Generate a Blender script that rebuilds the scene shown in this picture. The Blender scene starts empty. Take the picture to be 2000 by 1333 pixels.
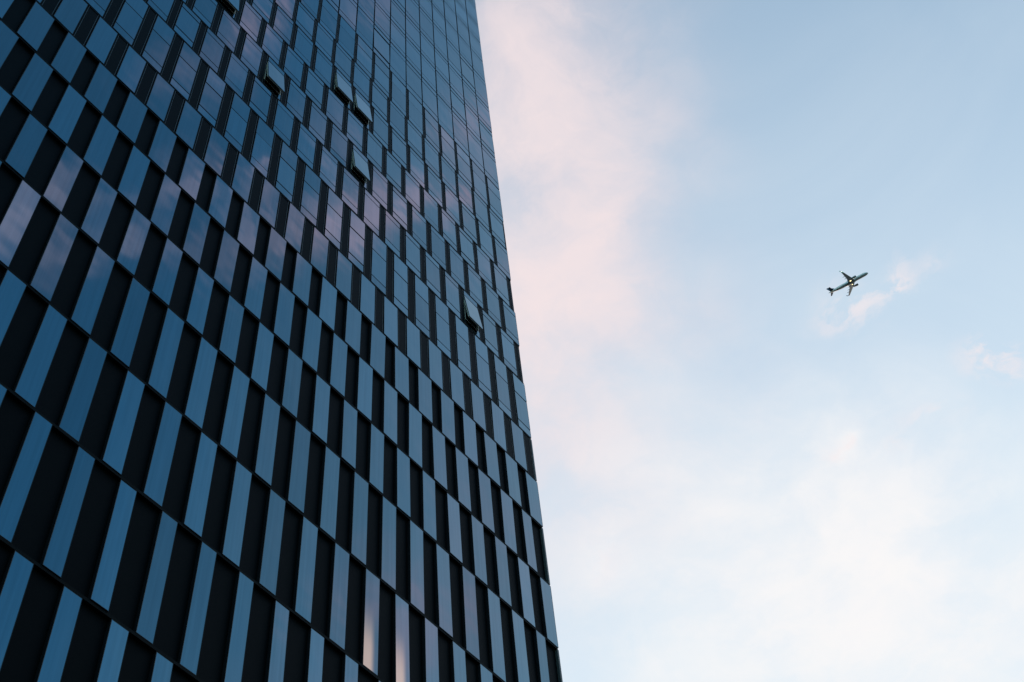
import bpy, bmesh, math, random
import numpy as np
from mathutils import Vector, Matrix

random.seed(7)
S = bpy.context.scene
COL = S.collection

# ------------------------------------------------------------------ camera
# World: X runs along the facade (to the right), Y into the facade, Z up.
FPX = 2708.48                       # focal length in pixels of a 2000 px wide frame
B = np.array([[0.6156758739755327, -0.06722419885087334, 0.7851268211526863],
              [-0.6314470606122761, 0.5539542618442929, 0.5425949552185875],
              [-0.4713998598308875, -0.8298286466936428, 0.29860775153705693]])
EYE = Vector((0, 0, 1.6))


def cam_to_world(c):
    c = np.array(c, float)
    return Vector((c @ B[:, 0], -(c @ B[:, 2]), c @ B[:, 1]))


def pixel_ray(px, py):
    return cam_to_world((px - 1000, 666.5 - py, -FPX)).normalized()


cam_d = bpy.data.cameras.new('camera')
cam_d.sensor_fit = 'HORIZONTAL'
cam_d.sensor_width = 36
cam_d.lens = FPX / 2000 * 36
cam_d.clip_start = 0.1
cam_d.clip_end = 20000
cam = bpy.data.objects.new('camera', cam_d)
COL.objects.link(cam)
rx, ry, rz_ = cam_to_world((1, 0, 0)), cam_to_world((0, 1, 0)), cam_to_world((0, 0, 1))
cam.matrix_world = Matrix(((rx.x, ry.x, rz_.x, EYE.x), (rx.y, ry.y, rz_.y, EYE.y), (rx.z, ry.z, rz_.z, EYE.z), (0, 0, 0, 1)))
S.camera = cam
S.render.resolution_x, S.render.resolution_y = 1024, 682

# ------------------------------------------------------------------ light and sky
SUN_AZ, SUN_EL = math.radians(14), math.radians(7)
SKY_STRENGTH = 0.1
EXPOSURE = 2.0
sun_dir = Vector((math.cos(SUN_EL) * math.cos(SUN_AZ), math.cos(SUN_EL) * math.sin(SUN_AZ), math.sin(SUN_EL)))
S.view_settings.view_transform = 'Standard'
S.view_settings.look = 'None'
S.view_settings.gamma = 1
S.view_settings.exposure = EXPOSURE
S.view_settings.use_curve_mapping = False
sl = bpy.data.lights.new('sun', 'SUN')
sl.energy = 0.35
sl.angle = math.radians(0.6)
sl.color = (1.0, 0.78, 0.6)
so = bpy.data.objects.new('sun', sl)
COL.objects.link(so)
so.rotation_euler = sun_dir.to_track_quat('Z', 'Y').to_euler()
so.location = (60, 10, 160)

W = bpy.data.worlds.new('World')
S.world = W
W.use_nodes = True
W.cycles.sampling_method = 'MANUAL'
W.cycles.sample_map_resolution = 256
NT = W.node_tree
NT.nodes.clear()


def N(t, **kw):
    n = NT.nodes.new(t)
    for k, v in kw.items():
        setattr(n, k, v)
    return n


def put(sock, v):
    if isinstance(v, bpy.types.NodeSocket):
        NT.links.new(v, sock)
    else:
        sock.default_value = v


def math_(op, a, b=0.0, clamp=False):
    n = N('ShaderNodeMath', operation=op, use_clamp=clamp)
    put(n.inputs[0], a)
    put(n.inputs[1], b)
    return n.outputs[0]


def vmath(op, a, b=(0, 0, 0), scale=None):
    n = N('ShaderNodeVectorMath', operation=op)
    put(n.inputs[0], a)
    put(n.inputs[1], b)
    if scale is not None:
        put(n.inputs['Scale'], scale)
    return n.outputs['Value'] if op == 'DOT_PRODUCT' else n.outputs[0]


def mixc(f, a, b):
    n = N('ShaderNodeMix', data_type='RGBA')
    put(n.inputs[0], f)
    put(n.inputs[6], a)
    put(n.inputs[7], b)
    return n.outputs[2]


def remap(v, a, b, c=0.0, d=1.0, smooth=True):
    n = N('ShaderNodeMapRange', interpolation_type='SMOOTHSTEP' if smooth else 'LINEAR')
    put(n.inputs[0], v)
    n.inputs[1].default_value, n.inputs[2].default_value = a, b
    n.inputs[3].default_value, n.inputs[4].default_value = c, d
    return n.outputs[0]


sky = N('ShaderNodeTexSky', sky_type='NISHITA')
sky.sun_disc = False
sky.sun_elevation = SUN_EL
sky.sun_rotation = math.atan2(sun_dir.x, sun_dir.y)
sky.air_density = 1.0
sky.dust_density = 0.4
sky.ozone_density = 3.0
geo = N('ShaderNodeTexCoord')
dirv = vmath('NORMALIZE', geo.outputs['Generated'])
sep = N('ShaderNodeSeparateXYZ')
put(sep.inputs[0], dirv)
zz = math_('MAXIMUM', sep.outputs[2], 0.06)
qc = N('ShaderNodeCombineXYZ')          # point on a flat cloud layer overhead
put(qc.inputs[0], math_('DIVIDE', sep.outputs[0], zz))
put(qc.inputs[1], math_('DIVIDE', sep.outputs[1], zz))
q0 = qc.outputs[0]


def noise(vec, scale, detail=5, rough=0.55, dist=0.0):
    n = N('ShaderNodeTexNoise', noise_dimensions='2D')
    put(n.inputs['Vector'], vec)
    n.inputs['Scale'].default_value = scale
    n.inputs['Detail'].default_value = detail
    n.inputs['Roughness'].default_value = rough
    n.inputs['Distortion'].default_value = dist
    return n


def wobble(vec, scale, amp, detail=4):
    c = noise(vec, scale, detail, 0.6).outputs['Color']
    return vmath('ADD', vec, vmath('SCALE', vmath('SUBTRACT', c, (0.5, 0.5, 0.5)), scale=amp))


q1 = wobble(wobble(q0, 4.0, 0.10, 2), 20.0, 0.028, 4)
qs = wobble(q0, 3.5, 0.09, 3)
fb = noise(q1, 9.0, 6, 0.6).outputs[0]
fb2 = noise(q0, 3.2, 5, 0.55, 0.6).outputs[0]


def qpt(px, py, refl):
    d = pixel_ray(px, py)
    y = -d.y if refl else d.y
    return np.array([d.x / d.z, y / d.z])


def cloud(px, py, a, b, ang, w, refl=False, src=None):
    """soft cloud on the layer, seen straight (or in the facade's mirror) at px,py; half sizes a,b; long axis ang (deg, clockwise)"""
    t = math.radians(ang)
    c = qpt(px, py, refl)
    e1 = (qpt(px + a * math.cos(t), py + a * math.sin(t), refl) - qpt(px - a * math.cos(t), py - a * math.sin(t), refl)) / 2
    e2 = (qpt(px - b * math.sin(t), py + b * math.cos(t), refl) - qpt(px + b * math.sin(t), py - b * math.cos(t), refl)) / 2
    U, sv, _ = np.linalg.svd(np.stack([e1, e2], 1))
    if np.linalg.det(U) < 0:
        U[:, 1] *= -1
    mp = N('ShaderNodeMapping', vector_type='TEXTURE')
    put(mp.inputs['Vector'], src or (qs if max(a, b) > 95 and not refl else q1))
    mp.inputs['Location'].default_value = (c[0], c[1], 0)
    mp.inputs['Rotation'].default_value = (0, 0, math.atan2(U[1, 0], U[0, 0]))
    mp.inputs['Scale'].default_value = (sv[0] * 2.1, sv[1] * 2.1, 1)
    gr = N('ShaderNodeTexGradient', gradient_type='QUADRATIC_SPHERE')
    put(gr.inputs[0], mp.outputs[0])
    return gr.outputs[1], w


def total(lst):
    o = 0.0
    for g, w in lst:
        n = N('ShaderNodeMath', operation='MULTIPLY_ADD')
        put(n.inputs[0], g)
        n.inputs[1].default_value = w
        put(n.inputs[2], o)
        o = n.outputs[0]
    return o


PINK = [  # the long rosy cloud beside the tower
    (1000, 120, 180, 330, 0, .62), (1085, 30, 80, 130, 15, .30), (1070, 230, 260, 80, 18, .42), (1000, 260, 170, 80, 10, .22),
    (1130, 300, 150, 60, 40, .26), (1200, 360, 70, 60, 60, .40), (1215, 400, 60, 80, 0, .30), (1160, 470, 120, 70, -35, .36), (1228, 500, 50, 100, 5, .26),
    (1190, 595, 130, 70, 12, .50), (1225, 625, 60, 40, 10, .25), (1060, 560, 200, 130, 0, .42), (1030, 420, 190, 320, -8, .36), (1170, 130, 150, 260, 0, .36),
    (1060, 740, 280, 220, 0, .50), (1110, 920, 330, 280, 0, .44), (1280, 330, 130, 260, 0, .16), (1010, 640, 170, 230, 0, .30),
]
PUFF = [  # small broken puffs near the aircraft and at the right edge
    (1760, 524, 39, 34, -50, 0.83), (1728, 556, 51, 20, -28, 0.61), (1668, 590, 59, 35, 15, 0.68), (1625, 604, 42, 18, -20, 0.29),
    (1838, 492, 30, 25, -30, 0.30), (1966, 714, 45, 42, 30, 1.01), (1815, 798, 59, 20, 0, 0.30), (1740, 846, 34, 15, -20, 0.29),
    (1632, 852, 37, 15, -32, 0.54), (1600, 880, 34, 20, -40, 0.32), (1180, 1095, 51, 46, 0, 0.22),
]
WHITE = [
    (1650, 1070, 260, 150, -48, .70), (1560, 1190, 240, 150, -20, .42), (1715, 1120, 90, 150, 15, .55), (1590, 930, 200, 110, -45, .34), (1612, 866, 40, 14, -32, .40),
    (1640, 845, 20, 13, -20, .34), (1585, 930, 60, 22, -40, .22), (1345, 915, 170, 80, 0, .26), (1420, 985, 260, 70, 0, .26), (1180, 1095, 60, 55, 0, .30), (1300, 1120, 300, 80, 5, .26),
    (1480, 1320, 460, 150, 0, .50), (1900, 1290, 360, 300, 0, .60), (1930, 1150, 220, 180, 0, .20), (1540, 780, 120, 90, 0, .14),
    (1330, 760, 120, 80, 30, .14), (1700, 1260, 90, 90, 0, .25),
]
MIRROR = [  # clouds behind the photographer that the facade reflects
    (20, 455, 70, 60, -40, .85), (118, 462, 60, 60, 70, .95), (112, 372, 45, 28, 20, .75), (60, 320, 40, 25, 0, .50),
    (205, 372, 40, 30, 0, .38), (235, 470, 40, 34, -20, .62), (318, 375, 45, 32, -20, .55), (372, 328, 42, 32, 40, .60),
    (335, 490, 32, 26, 0, .62), (375, 480, 40, 20, -20, .55), (440, 480, 45, 36, 20, .70), (485, 425, 45, 40, 40, .75),
    (480, 340, 30, 20, -40, .55), (510, 325, 26, 18, 0, .35), (575, 450, 45, 26, -30, .75), (610, 385, 45, 35, 20, .72), (655, 405, 40, 40, 20, .75),
    (540, 480, 36, 36, 0, .45), (700, 390, 60, 30, 20, .60), (740, 365, 40, 30, 30, .85), (690, 330, 32, 20, 0, .45), (770, 330, 36, 26, 20, .65),
    (815, 375, 36, 20, 20, .70), (850, 380, 40, 20, 10, .55), (905, 330, 40, 24, 20, .38), (880, 250, 60, 40, 30, .35), (720, 30, 70, 50, 0, .20),
    (335, 130, 70, 40, 0, .28), (440, 50, 50, 40, 0, .42), (620, 230, 60, 24, 30, .36), (690, 290, 50, 30, 0, .30), (930, 520, 60, 30, 0, .25),
    (660, 1150, 60, 90, -30, .52), (735, 1190, 60, 90, -30, .52), (790, 1230, 70, 90, 0, .45), (850, 1270, 60, 80, 0, .35), (700, 1330, 160, 60, 0, .30),
    (900, 1000, 240, 300, 0, .10), (980, 1200, 150, 200, 0, .12),
]
pink = total([cloud(*c) for c in PINK])
white = total([cloud(*c) for c in WHITE])
puff = total([cloud(*c) for c in PUFF])
mirror = total([cloud(*c, refl=True) for c in MIRROR])
wisp = noise(wobble(q0, 7.0, 0.16, 3), 13.0, 6, 0.66).outputs[0]
tex = math_('MULTIPLY', remap(fb, 0.28, 0.72, 0.62, 1.38), remap(wisp, 0.30, 0.70, 0.80, 1.20))
puff = math_('MULTIPLY', puff, remap(noise(q1, 24.0, 6, 0.62).outputs[0], 0.40, 0.66, 0.0, 1.7))
pink = math_('MULTIPLY', pink, tex)
white = math_('MULTIPLY', white, tex)
mirror = math_('MULTIPLY', mirror, remap(fb, 0.3, 0.7, 0.35, 1.5))
# the evening glow: a pale veil of haze that thickens towards the sun
cosg = vmath('DOT_PRODUCT', dirv, tuple(sun_dir))
veil = remap(cosg, 0.27, 0.97, 0.0, 1.0, smooth=False)
veil = math_('MULTIPLY', veil, remap(fb2, 0.25, 0.75, 0.92, 1.08))
base = vmath('MULTIPLY', sky.outputs[0], (0.90, 1.14, 1.02))
VEILC = (2.13, 2.30, 2.38, 1)
PINKC = (2.34, 1.98, 1.97, 1)
WHITEC = (2.44, 2.37, 2.35, 1)
MIRC = (2.45, 1.58, 1.95, 1)
c = mixc(math_('MULTIPLY', veil, 1.0, clamp=True), base, VEILC)



def opacity(x, k):
    """optical depth to opacity"""
    return math_('SUBTRACT', 1.0, math_('EXPONENT', math_('MULTIPLY', x, -k)), clamp=True)


c = mixc(opacity(pink, 1.15), c, PINKC)
c = mixc(opacity(white, 1.35), c, WHITEC)
c = mixc(opacity(puff, 1.0), c, (2.34, 2.08, 2.10, 1))
c = mixc(opacity(mirror, 1.5), c, MIRC)
bg = N('ShaderNodeBackground')
put(bg.inputs[0], c)
bg.inputs[1].default_value = SKY_STRENGTH
wo = N('ShaderNodeOutputWorld')
NT.links.new(bg.outputs[0], wo.inputs[0])

# ------------------------------------------------------------------ materials
MATS = {}


def new_mat(name):
    m = bpy.data.materials.new(name)
    m.use_nodes = True
    MATS[name] = m
    return m, m.node_tree, m.node_tree.nodes['Principled BSDF']


def plain(name, col, rough=0.5, metal=0.0, var=0.15, scale=3.0, spec=0.5):
    m, t, p = new_mat(name)
    tc = t.nodes.new('ShaderNodeTexCoord')
    nz = t.nodes.new('ShaderNodeTexNoise')
    nz.inputs['Scale'].default_value = scale
    nz.inputs['Detail'].default_value = 6
    t.links.new(tc.outputs['Object'], nz.inputs['Vector'])
    mr = t.nodes.new('ShaderNodeMapRange')
    t.links.new(nz.outputs[0], mr.inputs[0])
    mr.inputs[1].default_value, mr.inputs[2].default_value = 0.25, 0.75
    mr.inputs[3].default_value, mr.inputs[4].default_value = 1 - var, 1 + var
    vm = t.nodes.new('ShaderNodeVectorMath')
    vm.operation = 'SCALE'
    vm.inputs[0].default_value = col
    t.links.new(mr.outputs[0], vm.inputs['Scale'])
    t.links.new(vm.outputs[0], p.inputs['Base Color'])
    p.inputs['Roughness'].default_value = rough
    p.inputs['Metallic'].default_value = metal
    p.inputs['Specular IOR Level'].default_value = spec
    return m


def glass_mat(name, lit=False):
    """blue solar-control glass: a tinted mirror whose reflection strengthens at grazing angles"""
    m, t, p = new_mat(name)
    L = t.links
    tc = t.nodes.new('ShaderNodeTexCoord')
    oi = t.nodes.new('ShaderNodeObjectInfo')
    off = t.nodes.new('ShaderNodeVectorMath')
    off.operation = 'MULTIPLY_ADD'
    off.inputs[1].default_value = (1, 1, 1)
    sc = t.nodes.new('ShaderNodeVectorMath')
    sc.operation = 'SCALE'
    sc.inputs[0].default_value = (31.7, 17.3, 53.1)
    L.new(oi.outputs['Random'], sc.inputs['Scale'])
    L.new(tc.outputs['Object'], off.inputs[0])
    L.new(sc.outputs[0], off.inputs[2])
    # slight roller-wave unevenness of each pane
    nz = t.nodes.new('ShaderNodeTexNoise')
    nz.inputs['Scale'].default_value = 0.7
    nz.inputs['Detail'].default_value = 1.0
    L.new(off.outputs[0], nz.inputs['Vector'])
    bp = t.nodes.new('ShaderNodeBump')
    bp.inputs['Strength'].default_value = 1.0
    bp.inputs['Distance'].default_value = 0.010
    L.new(nz.outputs[0], bp.inputs['Height'])
    L.new(bp.outputs[0], p.inputs['Normal'])
    # rain streaks and dust, running down the pane
    mp = t.nodes.new('ShaderNodeMapping')
    mp.inputs['Scale'].default_value = (11, 1, 0.25)
    L.new(off.outputs[0], mp.inputs[0])
    st = t.nodes.new('ShaderNodeTexNoise')
    st.inputs['Scale'].default_value = 1.0
    st.inputs['Detail'].default_value = 5
    L.new(mp.outputs[0], st.inputs['Vector'])
    r1 = t.nodes.new('ShaderNodeMapRange')
    L.new(st.outputs[0], r1.inputs[0])
    r1.inputs[1].default_value, r1.inputs[2].default_value = 0.3, 0.7
    r1.inputs[3].default_value, r1.inputs[4].default_value = 0.93, 1.07
    r2 = t.nodes.new('ShaderNodeMapRange')
    L.new(oi.outputs['Random'], r2.inputs[0])
    r2.inputs[3].default_value, r2.inputs[4].default_value = 0.84, 1.16
    mu = t.nodes.new('ShaderNodeMath')
    mu.operation = 'MULTIPLY'
    L.new(r1.outputs[0], mu.inputs[0])
    L.new(r2.outputs[0], mu.inputs[1])
    col = t.nodes.new('ShaderNodeVectorMath')
    col.operation = 'SCALE'
    col.inputs[0].default_value = (0.126, 0.236, 0.29)
    L.new(mu.outputs[0], col.inputs['Scale'])
    L.new(col.outputs[0], p.inputs['Base Color'])
    p.inputs['Metallic'].default_value = 1.0
    p.inputs['Roughness'].default_value = 0.05
    if lit:   # a lamp behind the blind warms the lower left of the pane
        sp = t.nodes.new('ShaderNodeSeparateXYZ')
        L.new(tc.outputs['Object'], sp.inputs[0])
        fx = t.nodes.new('ShaderNodeMapRange')
        fx.interpolation_type = 'SMOOTHSTEP'
        L.new(sp.outputs[0], fx.inputs[0])
        fx.inputs[1].default_value, fx.inputs[2].default_value = 0.22, -0.06
        fz = t.nodes.new('ShaderNodeMapRange')
        fz.interpolation_type = 'SMOOTHERSTEP'
        L.new(sp.outputs[2], fz.inputs[0])
        fz.inputs[1].default_value, fz.inputs[2].default_value = 1.0, -1.9
        mm = t.nodes.new('ShaderNodeMath')
        mm.operation = 'MULTIPLY'
        L.new(fx.outputs[0], mm.inputs[0])
        L.new(fz.outputs[0], mm.inputs[1])
        m3 = t.nodes.new('ShaderNodeMath')
        m3.operation = 'MULTIPLY'
        L.new(mm.outputs[0], m3.inputs[0])
        m3.inputs[1].default_value = 0.10
        p.inputs['Emission Color'].default_value = (1.0, 0.62, 0.36, 1)
        L.new(m3.outputs[0], p.inputs['Emission Strength'])
    return m


GLASS = glass_mat('blue_mirror_glass')
GLASS_LIT = glass_mat('blue_mirror_glass_lit', lit=True)
FRAME = plain('black_frame', (0.004, 0.004, 0.005), 0.5, spec=0.3)
DARK = plain('black_cladding', (0.0013, 0.0014, 0.0015), 0.5, var=0.3, scale=1.2, spec=0.04)
TRIM = plain('bronze_trim', (0.03, 0.026, 0.022), 0.4, 0.0)
BAND = plain('dark_floor_edge', (0.003, 0.003, 0.003), 0.6, spec=0.06)
BODY = plain('black_wall', (0.003, 0.003, 0.003), 0.8, spec=0.1)
POST = plain('grey_corner_metal', (0.055, 0.057, 0.055), 0.5, 0.1)
SASHM = plain('grey_brown_sash', (0.45, 0.39, 0.33), 0.5, 0.0)
STEEL = plain('bright_steel', (0.5, 0.5, 0.5), 0.3, 0.8)
ASPHALT = plain('asphalt', (0.05, 0.05, 0.052), 0.9, scale=0.8)
PAVING = plain('paving', (0.20, 0.195, 0.19), 0.85, scale=1.5)


# ------------------------------------------------------------------ mesh helpers
class MB:
    def __init__(self):
        self.v, self.f, self.m = [], [], []

    def quad(self, pts, mi=0):
        n = len(self.v)
        self.v += [tuple(p) for p in pts]
        self.f.append(tuple(range(n, n + len(pts))))
        self.m.append(mi)

    def box(self, x0, x1, y0, y1, z0, z1, mi=0, front=None):
        n = len(self.v)
        self.v += [(x0, y0, z0), (x1, y0, z0), (x1, y1, z0), (x0, y1, z0), (x0, y0, z1), (x1, y0, z1), (x1, y1, z1), (x0, y1, z1)]
        fs = [(0, 1, 5, 4), (1, 2, 6, 5), (2, 3, 7, 6), (3, 0, 4, 7), (4, 5, 6, 7), (3, 2, 1, 0)]
        for i, q in enumerate(fs):
            self.f.append(tuple(n + k for k in q))
            self.m.append(front if (i == 0 and front is not None) else mi)

    def mesh(self, name, mats, smooth=False):
        me = bpy.data.meshes.new(name)
        me.from_pydata(self.v, [], self.f)
        for x in mats:
            me.materials.append(x)
        me.polygons.foreach_set('material_index', self.m)
        if smooth:
            me.polygons.foreach_set('use_smooth', [True] * len(self.f))
        me.update()
        return me

    def add(self, other, M):
        n = len(self.v)
        self.v += [tuple(M @ Vector(p)) for p in other.v]
        self.f += [tuple(n + k for k in q) for q in other.f]
        self.m += other.m


def obj(name, mesh, parent=None, loc=(0, 0, 0), rot=(0, 0, 0)):
    o = bpy.data.objects.new(name, mesh)
    COL.objects.link(o)
    o.location = loc
    o.rotation_euler = rot
    if parent:
        o.parent = parent
    return o


def tag(o, label=None, cat=None, group=None, kind=None):
    for k, v in (('label', label), ('category', cat), ('group', group), ('kind', kind)):
        if v:
            o[k] = v
    return o


# ------------------------------------------------------------------ ground
mb = MB()
mb.quad([(-4000, -4000, 0), (4000, -4000, 0), (4000, 4000, 0), (-4000, 4000, 0)])
tag(obj('ground', mb.mesh('ground', [ASPHALT])), kind='structure')

# ------------------------------------------------------------------ the tower
MOD = 1.5                              # facade module in metres
U0, DW = 23.058, 14.3127               # right-hand corner and wall distance, in modules
YF = DW * MOD                          # plane of the glass
XR = U0 * MOD
ZE = EYE.z
NCOL = 26
ZX = lambda v: ZE + v * MOD            # height of a level given in modules above the eye
KX = lambda k: (U0 - k) * MOD          # x of a position counted in modules from the corner
FL = [13.75, 16.71, 19.85, 22.76, 25.677, 28.074, 30.467, 32.58, 34.681, 37.686, 39.918, 42.132, 44.362, 46.602, 48.843, 51.65, 54.635, 57.222, 59.854]
# glass of each storey: right and left edge within the module
GL = [(.186, .570), (-.334, .054), (.073, .532), (-.477, .018), (-.005, .495), (-.515, .025), (.005, .594), (-.522, .079), (.016, .663), (-.618, .093),
      (.021, .748), (-.680, .089), (.025, .814), (-.891, -.057), (.020, .859)]


def v_at_edge(py, px):
    r = np.array([px - 1000, 666.5 - py, -FPX])
    t = -DW / (r @ B[:, 2])
    return float((r * t) @ B[:, 1])


for px, py in [(947.8, 161.3), (942.7, 121.5), (938, 84.4), (932.5, 48.4)]:
    FL.append(v_at_edge(py, px))
while FL[-1] < 84:
    FL.append(FL[-1] + 2.6)
LOW = [13.75]
while LOW[-1] > 5:
    LOW.append(LOW[-1] - 2.9)
ZTOP = ZX(FL[-1])
tower = bpy.data.objects.new('glass_tower', None)
COL.objects.link(tower)
tower.location = (XR - NCOL * MOD / 2, YF, 0)
tag(tower, 'dark office tower clad in a staggered checkerboard of blue mirror glass and black panels', 'building')
TO = Vector(tower.location)


def part(name, mesh, loc, rot=(0, 0, 0)):
    return obj(name, mesh, tower, Vector(loc) - TO, rot)


REC = 0.15                             # recess of the black panels on the lower storeys
mb = MB()
mb.box(XR - NCOL * MOD - 0.2, XR - 0.06, YF + REC + 0.012, YF + 26, 0, ZTOP + 0.8)
part('wall', MB.mesh(mb, 'wall', [BODY]), (0, 0, 0))

W_, H_ = 2000, 1333


def project(p):
    d = Vector(p) - EYE
    w = np.array([d.x, d.z, -d.y])
    c3 = B @ w
    if c3[2] > -0.1:
        return None
    return 1000 + FPX * c3[0] / -c3[2], 666.5 - FPX * c3[1] / -c3[2]


def screen_area(x0, x1, z0, z1):
    """pixels of the photograph that a rectangle on the facade covers (clipped by sampling)"""
    pts = [project(p) for p in ((x0, YF, z0), (x1, YF, z0), (x1, YF, z1), (x0, YF, z1))]
    if any(p is None for p in pts):
        return 0
    a = 0
    for i in range(4):
        (xa, ya), (xb, yb) = pts[i], pts[(i + 1) % 4]
        a += xa * yb - xb * ya
    ins = 0
    for i in range(5):
        for j in range(5):
            q = project((x0 + (x1 - x0) * i / 4, YF, z0 + (z1 - z0) * j / 4))
            ins += 0 <= q[0] <= W_ and 0 <= q[1] <= H_
    return abs(a) / 2 * ins / 25


cache = {}


def pane_mb(w, h, t, gm=0):
    """a pane seen from outside: glass inside a slim black edge, with real thickness; origin at its centre on the outer face"""
    m = MB()
    e, s = 0.018, 0.004
    X, Z = w / 2, h / 2
    m.quad([(-X + e, s, -Z + e), (X - e, s, -Z + e), (X - e, s, Z - e), (-X + e, s, Z - e)], 0)
    o = [(-X, 0, -Z), (X, 0, -Z), (X, 0, Z), (-X, 0, Z)]
    i = [(-X + e, s, -Z + e), (X - e, s, -Z + e), (X - e, s, Z - e), (-X + e, s, Z - e)]
    b = [(p[0], t, p[2]) for p in o]
    for k in range(4):
        n = (k + 1) % 4
        m.quad([o[k], o[n], i[n], i[k]], 1)
        m.quad([b[k], b[n], o[n], o[k]], 1)
    return m


def panel_mb(w, h, t, trims):
    m = MB()
    X, Z = w / 2, h / 2
    m.box(-X, X, 0, t, -Z, Z, 0)
    if trims and w > 0.2:
        for sx in (-1, 1):
            xx = sx * (X - 0.055)
            m.box(xx - 0.009, xx + 0.009, -0.012, 0, -Z, Z, 1)
    return m


pieces = {'glass_pane': [], 'spandrel_pane': [], 'black_panel': []}
OPEN = {(11, 14), (10, 12), (12, 9), (12, 8), (10, 8), (9, 2)}
GAPH = 0.066
open_specs = []
rnd = random.Random(11)


def tilt():
    return (math.radians(rnd.gauss(0, 0.30)), 0, math.radians(rnd.gauss(0, 0.30)))


def want(kind, x0, x1, z0, z1, y, mbuild, key, rot):
    pieces[kind].append((screen_area(x0, x1, z0, z1), ((x0 + x1) / 2, y, (z0 + z1) / 2), rot, mbuild, key))


def storey(j, z0, z1, g, low):
    """one storey of panes and panels; g = glass span in the module or None for all-glass"""
    a, b = z0 + GAPH, z1 - GAPH
    h = b - a
    thick = REC if j <= 6 else 0.06
    for k in range(-1, NCOL + 1):
        if g:
            r, l = k + g[0], k + g[1]
            if j in (1, 3, 5) and k == 1:
                r += 0.10
            d0, d1 = l, k + 1 + g[0]
        else:
            r, l = k + 0.024, k + 0.976
            d0 = d1 = None
        if r > -0.08 and l < NCOL + .1:
            r_ = max(r, 0.004)
            x0, x1 = KX(l), KX(r_)
            w = x1 - x0
            if not low and (j, k) in OPEN or (not low and (j, k - 1) in OPEN and g[0] < -.3):
                pass
            bands = []                 # (kind, low, high) fractions of the storey
            if j <= 7:
                bands = [('glass_pane', 0, 1)]
            elif j == 8:
                bands = [('spandrel_pane', 0, .135), ('glass_pane', .135, .655), ('glass_pane', .655, 1)]
            elif j == 14:
                bands = [('spandrel_pane', 0, .14), ('glass_pane', .14, .675), ('glass_pane', .675, 1)]
            else:
                bands = [('spandrel_pane', 0, .165), ('glass_pane', .165, .865), ('spandrel_pane', .865, 1)]
            rt = tilt()
            is_open = (not low) and ((j, k) in OPEN if g and g[0] > -.1 else (j, k - 1) in OPEN)
            for kind, p0, p1 in bands:
                s0 = a + h * p0 + (0.022 if p0 > 0 else 0)
                s1 = a + h * p1 - (0.022 if p1 < 1 else 0)
                if is_open and kind == 'glass_pane':
                    open_specs.append((j, k, x0, x1, s0, s1))
                    continue
                key = ('p', round(w, 3), round(s1 - s0, 3), thick)
                want(kind, x0, x1, s0, s1, YF, (lambda w=w, hh=s1 - s0, t=thick: pane_mb(w, hh, t)), key, rt)
        if d0 is not None:
            d0c, d1c = max(d0 + .012, 0.0), min(d1 - .012, NCOL)
            if d1c > d0c + 0.03:
                x0, x1 = KX(d1c), KX(d0c)
                last = d0 <= 0.2 and d0c < 0.05
                if low or j <= 6:
                    y, t, tr = YF + REC - 0.02, 0.03, False
                    x0 -= 0.02
                else:
                    y, t, tr = YF + 0.030, 0.06, True
                if j in (1, 3, 5, 7) and d0c == 0.0:
                    x1 = XR - 0.115     # the corner post stands here
                key = ('d', round(x1 - x0, 3), round(h, 3), t, tr)
                want('black_panel', x0, x1, a - 0.05, b + 0.05, y, (lambda w=x1 - x0, hh=h + 0.1, t=t, tr=tr: panel_mb(w, hh, t, tr)), key, (0, 0, 0))


for i in range(len(LOW) - 1):
    storey(1 if i % 2 == 0 else 0, ZX(LOW[i + 1]), ZX(LOW[i]), (-.36, .02) if i % 2 == 0 else (.15, .53), True)
for j in range(len(FL) - 1):
    storey(j, ZX(FL[j]), ZX(FL[j + 1]), GL[j] if j < len(GL) else None, False)

LITPX = [(716, 1262), (772, 1312)]


def is_lit(c, w=0.45, h=2.2):
    for px, py in LITPX:
        d = pixel_ray(px, py)
        p = EYE + d * (YF / d.y)
        if abs(p.x - c[0]) < 0.38 and abs(p.z - c[2]) < h:
            return True
    return False


KINDMATS = {'glass_pane': [GLASS, FRAME], 'spandrel_pane': [GLASS, FRAME], 'black_panel': [DARK, TRIM]}
RESTNAME = {'glass_pane': 'outlying_glass_panes', 'spandrel_pane': 'outlying_spandrel_panes', 'black_panel': 'outlying_black_panels'}
for kind, lst in pieces.items():
    lst.sort(key=lambda t: -t[0])
    rest = MB()
    for n, (area, loc, rot, build, key) in enumerate(lst):
        if n < 298 and area > 0:
            lit = kind == 'glass_pane' and is_lit(loc) and 1.371 * 14 < (loc[2] - ZE) / MOD < 25.8
            kk = key + (lit,)
            if kk not in cache:
                cache[kk] = build().mesh(kind, [GLASS_LIT, FRAME] if lit else KINDMATS[kind])
            part(kind, cache[kk], loc, rot)
        else:
            M = Matrix.Translation(Vector(loc)) @ Matrix.Rotation(rot[2], 4, 'Z') @ Matrix.Rotation(rot[0], 4, 'X')
            rest.add(build(), M)
    o = part(RESTNAME[kind], rest.mesh(RESTNAME[kind], KINDMATS[kind]), (0, 0, 0))
    o['kind'] = 'stuff'

# horizontal edges of the floors, one per storey
allf = sorted(set(FL + LOW))
for v in allf:
    z = ZX(v)
    mb = MB()
    low = v < 31
    mb.box(XR - NCOL * MOD - 0.1, XR - 0.05, 0.014, REC + 0.01, -0.052, 0.052)
    part('floor_edge', mb.mesh('floor_edge', [BAND]), (0, YF, z))

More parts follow.
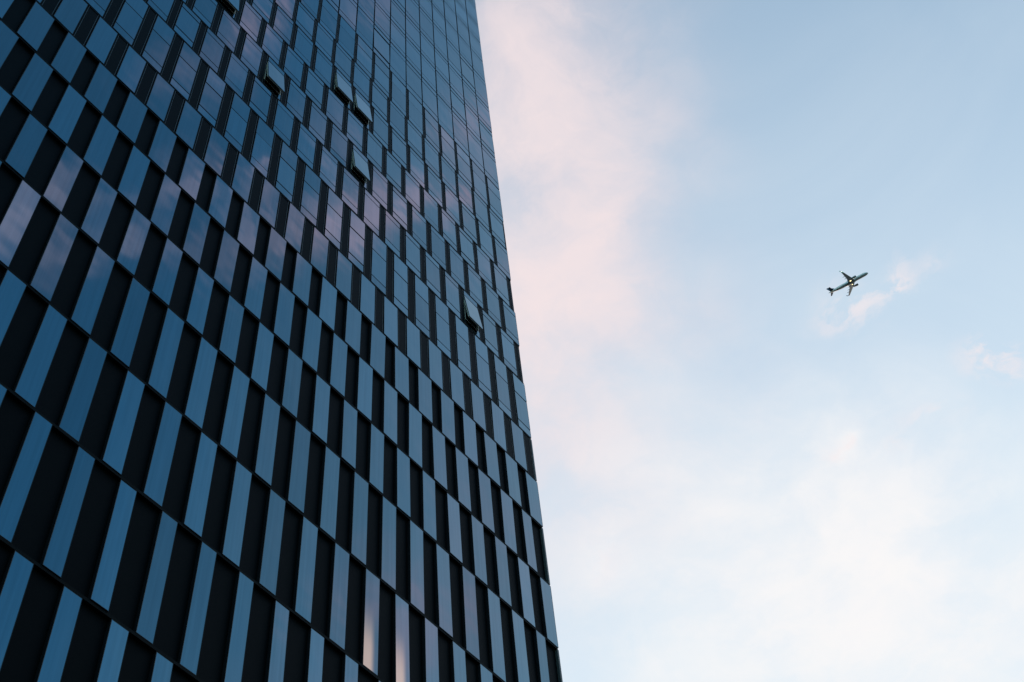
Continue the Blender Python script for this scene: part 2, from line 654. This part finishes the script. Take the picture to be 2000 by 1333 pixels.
# grey posts at the corner on the storeys that end in a black panel
for j in (1, 3, 5, 7):
    z0, z1 = ZX(FL[j]) + 0.045, ZX(FL[j + 1]) - 0.045
    mb = MB()
    mb.box(-0.108, -0.004, 0.012, 0.20, z0 - (z0 + z1) / 2, z1 - (z0 + z1) / 2)
    mb.box(-0.04, 0.0, 0.045, 0.24, z0 - (z0 + z1) / 2, z1 - (z0 + z1) / 2)
    part('corner_post', mb.mesh('corner_post', [POST]), (XR, YF, (z0 + z1) / 2))
mb = MB()
mb.box(-0.06, 0.012, 0.07, 0.3, 0, ZTOP - ZX(FL[8]))
part('corner_trim', mb.mesh('corner_trim', [FRAME]), (XR, YF, ZX(FL[8])))
mb = MB()
mb.box(XR - NCOL * MOD - 0.3, XR + 0.02, YF - 0.02, YF + 0.6, ZTOP + 0.05, ZTOP + 1.1)
part('parapet', mb.mesh('parapet', [FRAME]), (0, 0, 0))

# small bright fixings under the lower right corners of the big lower panes
for j in (1, 2, 3):
    mb = MB()
    mb.box(-0.010, 0.010, -0.002, 0.03, -0.016, 0.006)
    me = mb.mesh('fixing', [STEEL])
    for k in range(8, 20):
        x, z = KX(k + GL[j][0]) - 0.03, ZX(FL[j]) + GAPH - 0.045
        q = project((x, YF, z))
        if q and 0 < q[0] < 620 and 0 < q[1] < H_:
            part('fixing', me, (x, YF + 0.02, z))

# windows standing open: top-hung sashes swung outwards
for (j, k, x0, x1, z0, z1) in open_specs:
    w, h = x1 - x0, z1 - z0
    X = w / 2
    e = bpy.data.objects.new('open_window', None)
    COL.objects.link(e)
    e.parent = tower
    e.location = Vector(((x0 + x1) / 2, YF, z1)) - TO
    tag(e, 'top-hung window sash swung outwards')
    # fixed frame round the opening
    mb = MB()
    for sx in (-1, 1):
        mb.box(min(sx * X, sx * (X - .05)), max(sx * X, sx * (X - .05)), 0.03, REC + 0.01, -h, 0)
    mb.box(-X + .05, X - .05, 0.03, REC + 0.01, -h, -h + 0.07)
    mb.box(-X + .05, X - .05, 0.03, REC + 0.01, -0.05, 0)
    obj('window_frame', mb.mesh('window_frame', [SASHM]), e)
    mb = MB()
    mb.box(-X + .05, X - .05, REC - 0.012, REC + 0.008, -h + .07, -.05)
    obj('dark_opening', mb.mesh('dark_opening', [BODY]), e)  # solid black slab: the darkness of the room inside is put into its colour
    ang = math.radians(rnd.uniform(4.6, 6.6))
    pm = pane_mb(w, h, 0.03)
    mm = MB()
    mm.add(pm, Matrix.Translation((0, 0, -h / 2)))
    s = obj('sash_glass', mm.mesh('sash_glass', [GLASS, FRAME]), e, (0, 0, 0), (-ang, 0, 0))
    mb = MB()
    for sx in (-1, 1):
        mb.box(min(sx * X, sx * (X - .06)), max(sx * X, sx * (X - .06)), 0.031, 0.085, -h, 0)
    mb.box(-X + .06, X - .06, 0.031, 0.085, -h, -h + .06)
    mb.box(-X + .06, X - .06, 0.031, 0.085, -.06, 0)
    mb.box(-X + .06, X - .06, 0.031, 0.04, -h + .06, -.06, 1)
    obj('sash_frame', mb.mesh('sash_frame', [SASHM, BODY]), e, (0, 0, 0), (-ang, 0, 0))
    for sx in (-1, 1):
        mb = MB()
        xx = sx * (X - .08)
        za, zb = -h * 0.55, -h * .8
        yb = math.sin(ang) * zb + 0.09
        mb.quad([(xx - .012, REC - .03, za - .015), (xx + .012, REC - .03, za - .015), (xx + .012, yb, zb - .015), (xx - .012, yb, zb - .015)])
        mb.quad([(xx - .012, REC - .03, za + .015), (xx - .012, yb, zb + .015), (xx + .012, yb, zb + .015), (xx + .012, REC - .03, za + .015)])
        mb.quad([(xx - .012, REC - .03, za - .015), (xx - .012, yb, zb - .015), (xx - .012, yb, zb + .015), (xx - .012, REC - .03, za + .015)])
        mb.quad([(xx + .012, REC - .03, za - .015), (xx + .012, REC - .03, za + .015), (xx + .012, yb, zb + .015), (xx + .012, yb, zb - .015)])
        obj('stay', mb.mesh('stay', [STEEL]), e)

# ------------------------------------------------------------------ the airliner
PAINT = plain('aircraft_grey_paint', (0.92, 0.80, 0.77), 0.45, 0.0, 0.06, 0.4)
BELLY = plain('aircraft_belly', (0.33, 0.35, 0.38), 0.4, 0.0, 0.1, 0.4)  # belly, wing and nacelle greys lightened to carry the aerial haze
WINGM = plain('aircraft_wing_grey', (0.42, 0.44, 0.45), 0.4, 0.0, 0.15, 0.6)
NAVY = plain('aircraft_dark_blue', (0.04, 0.06, 0.10), 0.4)
NAC = plain('aircraft_nacelle', (0.22, 0.25, 0.26), 0.35)
WHITEP = plain('aircraft_white', (0.8, 0.8, 0.8), 0.3)


def emis(name, col, st):
    m, t, p = new_mat(name)
    p.inputs['Emission Color'].default_value = (*col, 1)
    p.inputs['Emission Strength'].default_value = st
    p.inputs['Base Color'].default_value = (*col, 1)
    return m


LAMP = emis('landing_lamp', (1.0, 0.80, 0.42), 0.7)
GREEN = emis('green_lamp', (0.1, 1.0, 0.45), .3)
RED = emis('red_lamp', (1.0, 0.12, 0.1), 0.15)

fw = cam_to_world((.8804, .4737, 0)).normalized()
rt_ = cam_to_world((-.36, .6665, .6526)).normalized()     # starboard wing
rt_ = (rt_ - fw * rt_.dot(fw)).normalized()
lf = -rt_
up = fw.cross(lf)
plane = bpy.data.objects.new('airliner', None)
COL.objects.link(plane)
PD = 1395.0
rayp = pixel_ray(1660.5, 551.5)
cosax = rayp.dot(cam_to_world((0, 0, -1)))
pos = EYE + rayp * (PD / cosax)
plane.matrix_world = Matrix(((fw.x, lf.x, up.x, pos.x), (fw.y, lf.y, up.y, pos.y), (fw.z, lf.z, up.z, pos.z), (0, 0, 0, 1)))
tag(plane, 'twin-engine airliner with swept wings climbing through the pale sky', 'airplane')


def loft(rings, mi=0, cap=True):
    m = MB()
    n = len(rings[0])
    for r in rings:
        m.v += [tuple(p) for p in r]
    for a in range(len(rings) - 1):
        for i in range(n):
            k = (i + 1) % n
            m.f.append((a * n + i, a * n + k, (a + 1) * n + k, (a + 1) * n + i))
            m.m.append(mi)
    if cap:
        m.f.append(tuple(reversed(range(n))))
        m.m.append(mi)
        m.f.append(tuple((len(rings) - 1) * n + i for i in range(n)))
        m.m.append(mi)
    return m


def ring(x, ry_, rz2, zc, n=24):
    return [(x, ry_ * math.cos(2 * math.pi * i / n), zc + rz2 * math.sin(2 * math.pi * i / n)) for i in range(n)]


# fuselage: x forward, nose at +20, tail at -24
prof = [(-24.3, .12, .75), (-23.6, .32, .72), (-22, .62, .62), (-19, 1.12, .42), (-16, 1.55, .22), (-13, 1.85, .06), (-10, 1.97, 0), (14, 1.97, 0), (16, 1.9, -.04),
        (17.6, 1.68, -.14), (18.8, 1.3, -.26), (19.6, .85, -.38), (20.0, .45, -.45), (20.15, .1, -.48)]
fm = loft([ring(x, r, r * 1.04, z) for x, r, z in prof])
for i, f in enumerate(fm.f):
    zc = sum(fm.v[k][2] for k in f) / len(f)
    if zc < -0.75:
        fm.m[i] = 1
obj('fuselage', fm.mesh('fuselage', [PAINT, BELLY], True), plane)
obj('belly_fairing', loft([ring(x, r, rz2, -1.15, 18) for x, r, rz2 in [(-7.5, .2, .1), (-6, 1.5, .9), (-3, 2.15, 1.25), (2, 2.25, 1.3), (5, 1.6, 1.0), (6.5, .2, .1)]]).mesh('belly_fairing', [NAC], True), plane)


def foil(x_le, chord, y, z, th):
    p = [(0, 0), (.05, .55), (.2, .95), (.4, 1), (.7, .55), (1, .03), (.7, -.35), (.4, -.6), (.15, -.6), (.04, -.4)]
    return [(x_le - chord * a, y, z + th * b * chord) for a, b in p]


def vfoil(x_le, chord, y, z, th):
    p = [(0, 0), (.05, .5), (.25, 1), (.6, .7), (1, .03), (.6, -.7), (.25, -1), (.05, -.5)]
    return [(x_le - chord * a, y + th * b * chord, z) for a, b in p]


for s in (1, -1):
    secs = [foil(4.6, 7.2, s * 1.2, -1.25, .06), foil(2.0, 4.6, s * 6.4, -.75, .055), foil(-3.3, 2.0, s * 15.6, .3, .05), foil(-4.1, 1.6, s * 16.8, .5, .05)]
    if s < 0:
        secs = [list(reversed(r)) for r in secs]
    w = obj('wing', loft(secs).mesh('wing', [WINGM], False), plane)
    sh = [foil(-4.05, 1.65, s * 16.8, .51, .05), [(x, s * 17.25 + (z - .8) * s * .1, z) for x, _, z in foil(-4.5, 1.5, 0, 1.1, .05)],
          [(a[0], s * (17.9 + .0), a[1]) for a in [(-6.1 - 1.0 * f_, 3.4 + .02 * g_) for f_, g_ in [(0, 0), (.05, .5), (.2, 1), (.4, 1), (.7, .5), (1, 0), (.7, -.4), (.4, -.6), (.15, -.6), (.04, -.4)]]]]
    if s < 0:
        sh = [list(reversed(r)) for r in sh]
    obj('winglet', loft(sh).mesh('winglet', [WHITEP if s < 0 else NAVY]), w)
    # flap track fairings
    for yy in (4.2, 8.0, 11.2):
        xl = 1.0 - (yy - 6) * .35 - 2.6
        obj('flap_fairing', loft([ring(x + xl - 1.2, r, r, -.95 + (yy - 4) * .09, 8) for x, r in [(-1.9, .03), (-1, .22), (.6, .25), (1.6, .05)]]).mesh('flap_fairing', [WINGM], True), w).location.y = s * yy
    en = bpy.data.objects.new('engine', None)
    COL.objects.link(en)
    en.parent = plane
    en.location = (4.2, s * 5.75, -2.15)
    obj('nacelle', loft([ring(x, r, r, 0, 20) for x, r in [(-2.6, .62), (-1.6, .95), (.4, 1.18), (1.8, 1.16), (2.25, 1.02)]]).mesh('nacelle', [NAC], True), en)
    obj('intake_lip', loft([ring(x, r, r, 0, 20) for x, r in [(2.0, 1.12), (2.3, 1.05), (2.3, .92), (2.0, .88)]], cap=False).mesh('intake_lip', [NAVY], True), en)
    obj('exhaust_cone', loft([ring(x, r, r, 0, 12) for x, r in [(-3.5, .08), (-2.5, .42)]]).mesh('exhaust_cone', [FRAME], True), en)
    mb = MB()
    mb.box(-3.0, 1.2, -.16, .16, .7, 1.35)
    obj('pylon', mb.mesh('pylon', [WINGM]), en)
    ts = [foil(-18.2, 3.6, s * .4, .75, .05), foil(-21.2, 1.5, s * 6.2, 1.35, .045)]
    if s < 0:
        ts = [list(reversed(r)) for r in ts]
    obj('tailplane', loft(ts).mesh('tailplane', [NAVY]), plane)
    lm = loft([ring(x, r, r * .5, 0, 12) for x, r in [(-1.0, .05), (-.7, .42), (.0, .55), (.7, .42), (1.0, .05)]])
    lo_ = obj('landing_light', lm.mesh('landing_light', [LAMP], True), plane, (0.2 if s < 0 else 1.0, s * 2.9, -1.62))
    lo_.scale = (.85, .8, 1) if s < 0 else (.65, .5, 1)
    nm = loft([ring(x, r, r, 0, 8) for x, r in [(-.3, .03), (0, .22), (.3, .03)]])
    obj('navigation_light', nm.mesh('navigation_light', [GREEN if s < 0 else RED], True), plane, (-4.0, s * 16.9, .4))
sm = loft([ring(x, r, r, 0, 8) for x, r in [(-1.0, .04), (0, .28), (1.0, .04)]])  # glowing blob added at the starboard winglet to imitate a sun glint
obj('winglet_glint', sm.mesh('winglet_glint', [emis('white_glint', (1.0, .93, .85), .5)], True), plane, (-5.2, -17.3, 1.6))
obj('fin', loft([vfoil(-15.6, 6.2, 0, 1.6, .05), vfoil(-21.2, 2.3, 0, 7.6, .045)]).mesh('fin', [NAVY]), plane)
